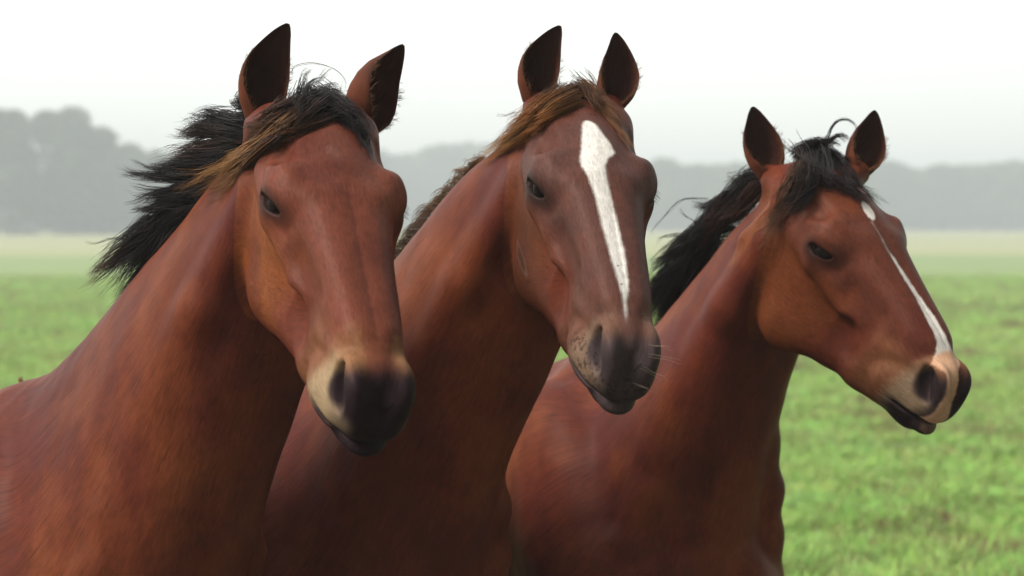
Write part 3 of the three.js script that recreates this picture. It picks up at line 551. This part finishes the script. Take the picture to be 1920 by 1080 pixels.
      S([[1075, 185], [1030, 205], [985, 240], [940, 280], [895, 315]], 200, { r0: 0.010, r1: 0.014, col1: [0.34, 0.16, 0.05] }, 0.008);
      S([[1090, 195], [1045, 212], [1000, 245], [960, 285]], 120, { r0: 0.007, r1: 0.010 }, 0.006);
      S([[1050, 178], [1015, 200], [985, 222], [960, 255]], 160, { r0: 0.016, r1: 0.016, col: [0.04, 0.018, 0.010] }, 0.006);
      S([[1085, 165], [1115, 182], [1145, 212], [1168, 245]], 170, { r0: 0.012, r1: 0.010, col1: [0.1, 0.04, 0.018] }, 0.008);
      S([[1095, 180], [1130, 205], [1160, 240], [1186, 285]], 100, { r0: 0.008, r1: 0.006, col1: [0.13, 0.055, 0.02] }, 0.005);
      S([[1085, 172], [1100, 182], [1115, 200], [1120, 215]], 110, { r0: 0.02, r1: 0.014, col: [0.05, 0.022, 0.011], col1: [0.09, 0.035, 0.014] }, 0.006);
      S([[1060, 170], [1055, 180], [1045, 195], [1030, 215]], 130, { r0: 0.018, r1: 0.014, col: [0.05, 0.022, 0.012] }, 0.008);
      out.push(lock(way(3.2)([[1085, 165], [1105, 158], [1118, 146]]), 4, { r0: 0.006, r1: 0.004, w: 0.0005, col: [0.1, 0.04, 0.02] }));
      return out; } },
    { name: 'whiskers', seed: 24, locks: (B) => [whisker(B, 1220, 665, 0.05, 0.012, 3), whisker(B, 1220, 650, 0.035, 0.004, 2), whisker(B, 1212, 690, 0.03, 0.018, 3), whisker(B, 1198, 722, 0.02, 0.010, 3), whisker(B, 1205, 590, 0.035, 0.004, 2)] },
  ],
});
const strip3 = table([[0.20, 0.012, 0.002], [0.27, 0.013, 0.002], [0.295, 0.009, 0.004], [0.34, 0.006, 0.005], [0.39, 0.003, 0.0065], [0.43, 0.003, 0.0115], [0.486, 0.005, 0.0135], [0.503, 0.006, 0.018], [0.517, 0.007, 0.031], [0.533, 0.009, 0.027], [0.55, 0.013, 0.018], [0.62, 0.016, 0.017]]);
const H3 = makeHorse({
  name: 'horse_002', label: 'bay horse with a thin white stripe ending in a pink snip, rightmost of the three', seed: 23, yaw: 24, withers: [0.20, 1.53, -4.0],
  head: { yaw: 38, pitch: 44, roll: 2, slim: 0.42, shortJaw: true, size: [0.865, 1.075, 0.95], mid: at(1612, 458, 3.38) }, neck: { ...NECK, crest: [[0.0, -0.03, 0], [0.22, 0.07, 0.05], [0.46, 0.34, 0.3], [0.72, 0.73, 0.65]], half: [0.20, 0.15, 0.115, 0.092, 0.08], under: [[0.36, -0.62, 0], [0.46, -0.42, 0.05], [0.525, -0.20, 0.2], [0.57, -0.04, 0.5]] }, muz: -0.014, coat: { ...bay, face: [0.108, 0.031, 0.0185], cheek: [0.145, 0.040, 0.0130], mealy: 0.75, pale: [0.20, 0.15, 0.10], muzzle: [0.020, 0.012, 0.014] },
  ears: [earOf(1, at(1445, 330, 3.5), at(1411, 200, 3.5), [0.35, -0.1, 1], { width: 0.075 }), earOf(-1, at(1606, 325, 3.52), at(1641, 207, 3.52), [0.35, -0.1, 1], { width: 0.075, bend: -0.2 })],
  paint: (c, x, y, z, n2, n3) => {
    const e = 0.003 * (n2 + n3 - 1), white = [0.68, 0.63, 0.59], pink = [0.56, 0.33, 0.21];
    const st = Math.min(1 - Math.hypot((x - 0.172) / 0.027, (z - 0.003 - (x - 0.172) * 0.1) / 0.011), 1);
    if (y > 0) c = mix3(c, white, sm(-0.05, 0.15, st + e * 60));
    const [m, w] = strip3(x);
    if (y > -0.12 && x > 0.2) { const k = sm(-0.0025, 0.002, w - Math.abs(z - m) + e); c = mix3(c, mix3(white, pink, sm(0.500, 0.512, x)), k * mix(0.25, 1, sm(0.27, 0.30, x)) * sm(0.75, 1.05, Math.hypot((x - 0.543) / 0.042, (y + 0.066) / 0.036) + (z < 0.018 ? 2 : 0))); }
    if (x > 0.555 && y < -0.128 && y > -0.145) c = mix3(c, pink, 0.2 * sm(0.018, 0.010, Math.abs(z - 0.006)));
    return c; },
  hair: [
    { name: 'mane', seed: 31, locks: (B) => {
      const out = [], dk = (rows, n, more) => out.push(lock(way()(rows), n, { col: BLACK, r0: 0.012, r1: 0.014, ...more }));
      dk([[1425, 340, 3.60], [1390, 345, 3.65], [1360, 365, 3.70]], 162, { r0: 0.02, r1: 0.02 });
      dk([[1410, 345, 3.62], [1375, 365, 3.66], [1335, 385, 3.72], [1305, 382, 3.75]], 137, { r1: 0.012 });
      dk([[1400, 355, 3.63], [1370, 385, 3.66], [1340, 420, 3.70], [1315, 455, 3.75]], 250, { r0: 0.018, r1: 0.018, col1: [0.035, 0.015, 0.012] });
      dk([[1425, 350, 3.58], [1390, 390, 3.62], [1360, 420, 3.66]], 150, { r0: 0.014, r1: 0.016, col: [0.03, 0.012, 0.008] });
      dk([[1370, 380, 3.67], [1340, 405, 3.71], [1310, 440, 3.76], [1290, 470, 3.8]], 250, { r0: 0.018, r1: 0.018 });
      dk([[1350, 405, 3.70], [1315, 430, 3.75], [1265, 460, 3.80], [1205, 520, 3.86]], 137, { r1: 0.009 });
      dk([[1335, 420, 3.72], [1300, 445, 3.77], [1260, 480, 3.82], [1225, 505, 3.86]], 137, { r1: 0.012 });
      dk([[1325, 440, 3.74], [1295, 480, 3.79], [1265, 550, 3.85], [1240, 640, 3.92]], 325, { r0: 0.02, r1: 0.024 });
      dk([[1315, 455, 3.76], [1285, 490, 3.80], [1245, 560, 3.86], [1215, 620, 3.93]], 325, { r0: 0.02, r1: 0.024 });
      dk([[1310, 470, 3.76], [1285, 530, 3.82], [1262, 600, 3.88], [1250, 660, 3.93]], 325, { r0: 0.02, r1: 0.022 });
      dk([[1300, 480, 3.77], [1260, 510, 3.82], [1220, 550, 3.87], [1200, 590, 3.92]], 200, { r0: 0.018, r1: 0.018 });
      for (let i = 0; i < 14; i++) { const t = i / 13, x = mix(1412, 1268, t), y = mix(345, 610, t), d = mix(3.62, 3.86, t); dk([[x + 10, y, d], [x - 14, y + 8, d + 0.03], [x - 34, y + 42, d + 0.06]], 42, { r0: 0.016, r1: 0.018 }); }
      for (const [rows, n] of [[[[1330, 375, 3.72], [1285, 375, 3.78], [1240, 400, 3.83], [1212, 445, 3.86]], 3], [[[1300, 440, 3.75], [1255, 435, 3.8], [1225, 455, 3.84], [1200, 480, 3.87]], 4], [[[1310, 425, 3.75], [1285, 405, 3.8], [1262, 390, 3.83]], 3], [[[1300, 445, 3.75], [1250, 445, 3.8], [1215, 470, 3.84]], 4]]) dk(rows, n, { r0: 0.004, r1: 0.006, w: 0.0006 });
      return out; } },
    { name: 'forelock', seed: 32, label: 'tangled black-brown forelock with a curl standing up', locks: (B) => {
      const out = [], S = (rows, n, more, lift = 0.008, d = 3.55) => out.push(lock(rows.map(([x, y, e, q]) => on(B, x, y, q ?? lift, e ?? d)), n, { r0: 0.013, r1: 0.016, wave: 0.011, w: 0.0009, per: 9, ...more }));
      S([[1520, 285], [1500, 320], [1475, 370], [1450, 410], [1428, 455]], 58, { col: [0.02, 0.010, 0.008], col1: [0.12, 0.05, 0.022], r1: 0.020, short: 0.1 }, 0.010);
      S([[1515, 290], [1490, 335], [1462, 385], [1440, 430]], 54, { col: [0.03, 0.014, 0.009], col1: [0.10, 0.04, 0.018], r1: 0.018, short: 0.1 }, 0.008);
      S([[1530, 285], [1515, 330], [1495, 370], [1470, 400]], 67, { r1: 0.010, col1: [0.025, 0.011, 0.008] }, 0.010);
      S([[1540, 285], [1530, 325], [1525, 355], [1500, 385], [1478, 405]], 54, { r0: 0.014, r1: 0.009 }, 0.012);
      S([[1540, 280], [1560, 310], [1585, 345], [1620, 370], [1645, 382]], 76, { r0: 0.014, r1: 0.009 }, 0.012);
      S([[1550, 285], [1580, 315], [1605, 345], [1640, 370], [1668, 390]], 49, { r0: 0.010, r1: 0.007 }, 0.008);
      S([[1530, 290], [1545, 330], [1560, 350], [1590, 362]], 67, { r0: 0.018, r1: 0.014 }, 0.012);
      S([[1500, 290], [1515, 305], [1530, 330], [1545, 345]], 49, { r0: 0.018, r1: 0.012, col: [0.022, 0.012, 0.010] }, 0.014);
      S([[1590, 395], [1600, 412], [1585, 425], [1570, 425]], 4, { w: 0.0005, r1: 0.004, col: [0.1, 0.05, 0.03] }, 0.004);
      const T = (rows, n, more) => out.push(lock(way(3.5)(rows), n, { r0: 0.008, r1: 0.006, w: 0.0008, ...more }));
      T([[1490, 290], [1520, 272], [1550, 268], [1575, 262]], 110, { r0: 0.010, r1: 0.008 });
      T([[1535, 272], [1550, 258], [1558, 240], [1570, 227], [1588, 224], [1603, 235], [1608, 255]], 16, { r0: 0.0035, r1: 0.002, w: 0.0007, short: 0.1, wave: 0.002, steps: 18 });
      T([[1530, 275], [1555, 262], [1575, 256], [1590, 262]], 26, { r0: 0.006, r1: 0.006 });
      T([[1540, 290], [1565, 290], [1585, 300], [1600, 318]], 70, { r0: 0.010, r1: 0.010 });
      T([[1502, 285], [1503, 262], [1490, 243], [1480, 232]], 2, { r0: 0.002, r1: 0.002, w: 0.0004 });
      return out; } },
    { name: 'whiskers', seed: 34, locks: (B) => [whisker(B, 1700, 810, -0.004, 0.010, 4, [0.1, 0.07, 0.06]), whisker(B, 1680, 790, -0.008, 0.010, 4, [0.1, 0.07, 0.06]), whisker(B, 1730, 808, 0.004, 0.010, 4, [0.1, 0.07, 0.06])] },
  ],
});

// ---------------------------------------------------------------- meadow, stubble strip, woods
const meadowAt = (x, z) => {      // colour of the grass cover at a place of the meadow
  const d = -z, n = fbm(x * 0.22, 3, z * 0.16), m = fbm(x * 1.3, 9, z * 1.1), k = fbm(x * 0.05, 5, z * 0.03);
  let c = mix3([0.150, 0.222, 0.058], [0.190, 0.256, 0.082], n);
  c = mix3(c, [0.15, 0.20, 0.075], 0.45 * sm(0.52, 0.75, m));
  c = mix3(c, [0.085, 0.19, 0.042], 0.3 * sm(0.55, 0.3, k));
  const strip = sm(94, 108, d + 7 * (k - 0.5) + 1.5 * (vnoise(x * 0.4, 1, z * 0.1) - 0.5));
  c = mix3(c, mix3([0.25, 0.28, 0.115], [0.29, 0.29, 0.14], n), strip);
  // bare trodden soil where the herd gathers, thinning out into grass
  c = mix3(c, mix3([0.060, 0.044, 0.032], [0.09, 0.075, 0.045], n), sm(8.6, 5.4, Math.hypot(x, d) + 2.2 * (m - 0.5)));
  return c;
};
{
  const pos = [], col = [], uv = [], idx = [], rings = [], na = 160;
  for (let r = 0; r < 3; r++) rings.push(0.02 + r * 1.2);
  for (let r = 4; r < 1400; r *= 1.035) rings.push(r);
  rings.forEach((r) => { for (let a = 0; a <= na; a++) { const t = a / na * 2 * Math.PI, x = r * Math.sin(t), z = -r * Math.cos(t); pos.push(x, 0.012 * (fbm(x * 0.8, 0, z * 0.8) - 0.5) * sm(3, 6, r), z); col.push(...meadowAt(x, z).map((v) => v * 1.2)); uv.push(x / 3, z / 3); } });
  for (let i = 0; i < rings.length - 1; i++) for (let a = 0; a < na; a++) { const p = i * (na + 1) + a, q = p + na + 1; idx.push(p, p + 1, q, p + 1, q + 1, q); }
  const N = 512, R = rng(77), h = new Float32Array(N * N);
  for (let i = 0; i < 15000; i++) { const x = R() * N, y = R() * N, a = R() * 6.28, L = 5 + R() * 14, v = (R() - 0.5) * 0.5; for (let q = 0; q < L; q++) { const X = (Math.floor(x + Math.cos(a) * q) + N) % N, Y = (Math.floor(y + Math.sin(a) * q) + N) % N; h[Y * N + X] += v; } }
  const map = greyTexture(N, N, (u, v) => { const k = 0.8 + 0.22 * h[Math.floor(v * N) * N + Math.floor(u * N)]; return [k, k, k * 0.95]; });
  const bump = greyTexture(N, N, (u, v) => 0.5 + 0.2 * h[Math.floor(v * N) * N + Math.floor(u * N)]);
  structure('ground', bufferGeo(pos, idx, { col, uv }), new THREE.MeshStandardMaterial({ vertexColors: true, map, bumpMap: bump, bumpScale: 0.02, roughness: 0.95 }));
}
{       // grass blades where single tufts can still be made out
  const R = rng(91), pos = [], idx = []; 
  for (let b = 0; b < 16; b++) {
    const a = R() * 6.28, r = 0.045 * Math.sqrt(R()), x = Math.cos(a) * r, z = Math.sin(a) * r, h = 0.045 + 0.05 * R(), ba = R() * 6.28, lean = 0.35 + 0.75 * R(), w = 0.0022 + 0.0016 * R(), dx = Math.cos(ba), dz = Math.sin(ba);
    const p0 = pos.length / 3;
    for (let i = 0; i < 4; i++) { const t = i / 3, ww = w * (1 - t * t) + 0.0002, ox = x + dx * lean * h * t * t, oz = z + dz * lean * h * t * t, y = h * t * (1 - 0.25 * lean * t); pos.push(ox - dz * ww, y, oz + dx * ww, ox + dz * ww, y, oz - dx * ww); }
    for (let i = 0; i < 3; i++) { const p = p0 + i * 2; idx.push(p, p + 1, p + 2, p + 1, p + 3, p + 2); }
  }
  const g = bufferGeo(pos, idx), spots = [];
  for (let i = 0; i < 250000; i++) {
    const d = 4.5 * Math.pow(62 / 4.5, Math.pow(R(), 0.72)), x = (R() * 2 - 1) * (d * 0.36 + 3), z = -d;
    if (R() > sm(5.0, 8.6, Math.hypot(x, d) + 2.5 * (fbm(x * 1.3, 9, z * 1.1) - 0.5)) + 0.03) continue;
    if (Math.abs(x) > d * 0.29 + 0.6 && R() < 0.45) continue;
    spots.push([x, z, d]);
  }
  const m = new THREE.InstancedMesh(g, new THREE.MeshPhysicalMaterial({ color: 0xffffff, roughness: 0.6, transmission: 0.45, thickness: 0, specularIntensity: 0.25 }), spots.length), M = new THREE.Matrix4(), Q = new THREE.Quaternion(), Y = new THREE.Vector3(0, 1, 0);
  m.name = 'grass'; m.castShadow = m.receiveShadow = true;
  spots.forEach(([x, z, d], i) => {
    const tuft = fbm(x * 2.2, 4, z * 2.2), s = (0.75 + 0.55 * tuft) * (0.8 + 0.5 * R()) * (1 + d / 40) * (1 - 0.5 * sm(35, 60, d));
    Q.setFromAxisAngle(Y, R() * 6.28); M.compose(new THREE.Vector3(x, -0.006, z), Q, new THREE.Vector3(s * 1.2, s * (0.8 + 0.4 * R()), s * 1.2)); m.setMatrixAt(i, M);
    let c = mix3(meadowAt(x, z), [0.11, 0.22, 0.035], 0.3 * R()).map((v) => v * (1.9 + 0.9 * R()));
    const dry = sm(0.60, 0.72, fbm(x * 0.9 + 4, 2, z * 0.9)); if (R() < 0.15 + 0.45 * dry) c = mix3([0.26, 0.20, 0.09], [0.20, 0.11, 0.05], R());
    m.setColorAt(i, new THREE.Color().setRGB(...c));
  });
  scene.add(m); tag(m, 'short green meadow grass with dry blades behind the horses', 'grass', null, 'stuff');
}
const barkMaterial = new THREE.MeshStandardMaterial({ color: new THREE.Color(0.06, 0.05, 0.04), roughness: 0.9 });
const leafMaterial = new THREE.MeshPhysicalMaterial({ vertexColors: true, roughness: 0.8, transmission: 0.3, thickness: 0, specularIntensity: 0.3 });
function crownGeo(seed, H, Wd, low, n, leaf) {
  const R = rng(seed), lobes = [], pos = [], col = [], idx = [], nor = [];
  for (let i = 0; i < 26; i++) { const t = i < 3 ? 0.86 + 0.1 * R() : R(), y = mix(low + 0.04 * H, H * 0.9, t), w = Wd * 0.5 * Math.pow(Math.sin(Math.PI * clamp(0.22 + 0.72 * t)), 0.7), a = R() * 6.28, r = w * (0.25 + 0.6 * R()); lobes.push([Math.cos(a) * r, y, Math.sin(a) * r, (0.16 + 0.12 * R()) * Wd * (1.15 - 0.35 * t), 0.75 + 0.5 * R()]); }
  for (let i = 0; i < n; i++) {
    const L = lobes[Math.floor(R() * lobes.length)], u = R() * 2 - 1, a = R() * 6.28, q = Math.sqrt(1 - u * u), d = [q * Math.cos(a), u, q * Math.sin(a)], r = L[3] * (0.55 + 0.55 * Math.pow(R(), 0.6));
    const c = [L[0] + d[0] * r, Math.max(0.15, L[1] + d[1] * r * 0.85), L[2] + d[2] * r], s = leaf * (0.6 + 0.8 * R());
    const e1 = unit([R() - 0.5, R() - 0.5, R() - 0.5]), e2 = unit(cross(e1, [R() - 0.5, R() - 0.5, R() - 0.5])), p = pos.length / 3, tone = L[4] * (0.7 + 0.6 * R());
    for (const [f, g] of [[-1, -0.6], [1, -0.5], [0.9, 0.6], [-0.8, 0.5]]) { pos.push(...add(c, add(mul(e1, f * s), mul(e2, g * s)))); nor.push(...unit(add(d, [0, 0.4, 0]))); col.push(0.050 * tone, 0.082 * tone, 0.028 * tone); }
    idx.push(p, p + 1, p + 2, p, p + 2, p + 3);
  }
  return bufferGeo(pos, idx, { nor, col });
}
function trunkGeo(seed, H, low, r) {
  const R = rng(seed + 5), gs = [], tube = (rows, r0, r1) => { const c = new THREE.CatmullRomCurve3(rows.map((p) => new THREE.Vector3(...p))), g = new THREE.TubeGeometry(c, 8, 1, 7), p = g.attributes.position; for (let i = 0; i < p.count; i++) { const t = Math.floor(i / 8) / 8, q = c.getPoint(t), k = mix(r0, r1, t); p.setXYZ(i, q.x + (p.getX(i) - q.x) * k, q.y + (p.getY(i) - q.y) * k, q.z + (p.getZ(i) - q.z) * k); } g.computeVertexNormals(); gs.push(g); };
  tube([[0, -0.2, 0], [0.1, H * 0.3, 0.1], [-0.15, H * 0.55, 0], [0.1, H * 0.85, 0.1]], r, r * 0.15);
  for (let i = 0; i < 6; i++) { const a = R() * 6.28, y = mix(low, H * 0.55, R()), l = H * (0.16 + 0.12 * R()); tube([[0, y, 0], [Math.cos(a) * l * 0.5, y + l * 0.4, Math.sin(a) * l * 0.5], [Math.cos(a) * l, y + l, Math.sin(a) * l]], r * 0.35, r * 0.08); }
  return mergeGeometries(gs);
}
const ground = (px, d) => { const p = at(px, 540, d); return [p[0], 0, -d]; };
// the grove on the left: trees one can tell apart by their tops
[[-60, 262, 210, 170, 'left edge of the grove'], [18, 258, 200, 130, ''], [110, 262, 186, 150, ''], [182, 266, 236, 110, ''], [238, 280, 264, 100, ''], [300, 285, 282, 110, '']].forEach(([px, d, top, w, _], i) => {
  const root = new THREE.Group(), p = ground(px, d), H = 1.8 - (top - 415) / FOCAL * -1 * -d, k = d / FOCAL, Hh = 1.8 + (415 - top) * k;
  root.name = i ? 'tree_' + String(i).padStart(3, '0') : 'tree'; root.position.set(...p); scene.add(root);
  meshOf('trunk', trunkGeo(100 + i, Hh, 1.5, 0.32), barkMaterial, root);
  meshOf('crown', crownGeo(200 + i, Hh, w * k * 1.08, 0.8, 6500, 0.36), leafMaterial, root);
  tag(root, ['hazy tree cut by the left edge of the photo, lower than its tall neighbour', 'hazy round-topped tree at the left edge, left of the tallest one', 'tallest hazy tree of the grove, its rounded top above all others', 'hazy tree just right of the tallest tree, one step lower', 'low hazy tree on the right slope of the grove, near the mane', 'hazy tree at the right end of the grove, behind the blown mane'][i], 'tree', 'trees of the left grove');
});
{       // the far wood: one pale mass behind the meadow
  const H = 12.5, g = mergeGeometries([crownGeo(400, H, 10.5, 0.5, 3400, 0.42), (() => { const t = trunkGeo(401, H, 1.5, 0.25).toNonIndexed(), n = t.attributes.position.count; const c = new Float32Array(n * 3).fill(0.05); t.deleteAttribute('uv'); t.setAttribute('color', new THREE.BufferAttribute(c, 3)); const i = new Uint32Array(n); for (let k = 0; k < n; k++) i[k] = k; t.setIndex(new THREE.BufferAttribute(i, 1)); return t; })()]);
  const R = rng(402), top = table([[-400, 285], [330, 285], [600, 275], [700, 280], [770, 282], [860, 264], [940, 268], [1200, 296], [1270, 300], [1380, 303], [1660, 300], [1710, 302], [1760, 310], [1850, 306], [1890, 300], [2300, 296]]), list = [];
  for (let row = 0; row < 3; row++) for (let px = -420; px < 2350; px += 46) { const x = px + (R() - 0.5) * 34, d = 365 + 70 * sm(640, 760, px) * sm(1250, 1050, px) + row * 12 + R() * 8; list.push([x, d, 1.8 + (415 - top(x)[0]) * d / FOCAL * (0.88 + 0.14 * R()) * (row ? 0.97 : 1)]); }
  const m = new THREE.InstancedMesh(g, leafMaterial, list.length), M = new THREE.Matrix4(), Q = new THREE.Quaternion();
  m.name = 'distant_wood'; m.castShadow = m.receiveShadow = true;
  list.forEach(([px, d, h], i) => { const p = ground(px, d), s = h / H, w = s * (0.85 + 0.35 * R()); Q.setFromAxisAngle(new THREE.Vector3(0, 1, 0), R() * 6.28); M.compose(new THREE.Vector3(...p), Q, new THREE.Vector3(w, s, w)); m.setMatrixAt(i, M); const t = 0.85 + 0.3 * R(); m.setColorAt(i, new THREE.Color().setRGB(t, t, t)); });
  scene.add(m); tag(m, 'pale hazy wood closing the far side of the meadow', 'wood', null, 'stuff');
}

const renderer = new THREE.WebGLRenderer({ antialias: true });
renderer.setSize(1024, 576);
renderer.toneMapping = THREE.LinearToneMapping;
renderer.toneMappingExposure = EXPOSURE;
renderer.shadowMap.enabled = true; renderer.shadowMap.type = THREE.PCFSoftShadowMap;
renderer.render(scene, camera);
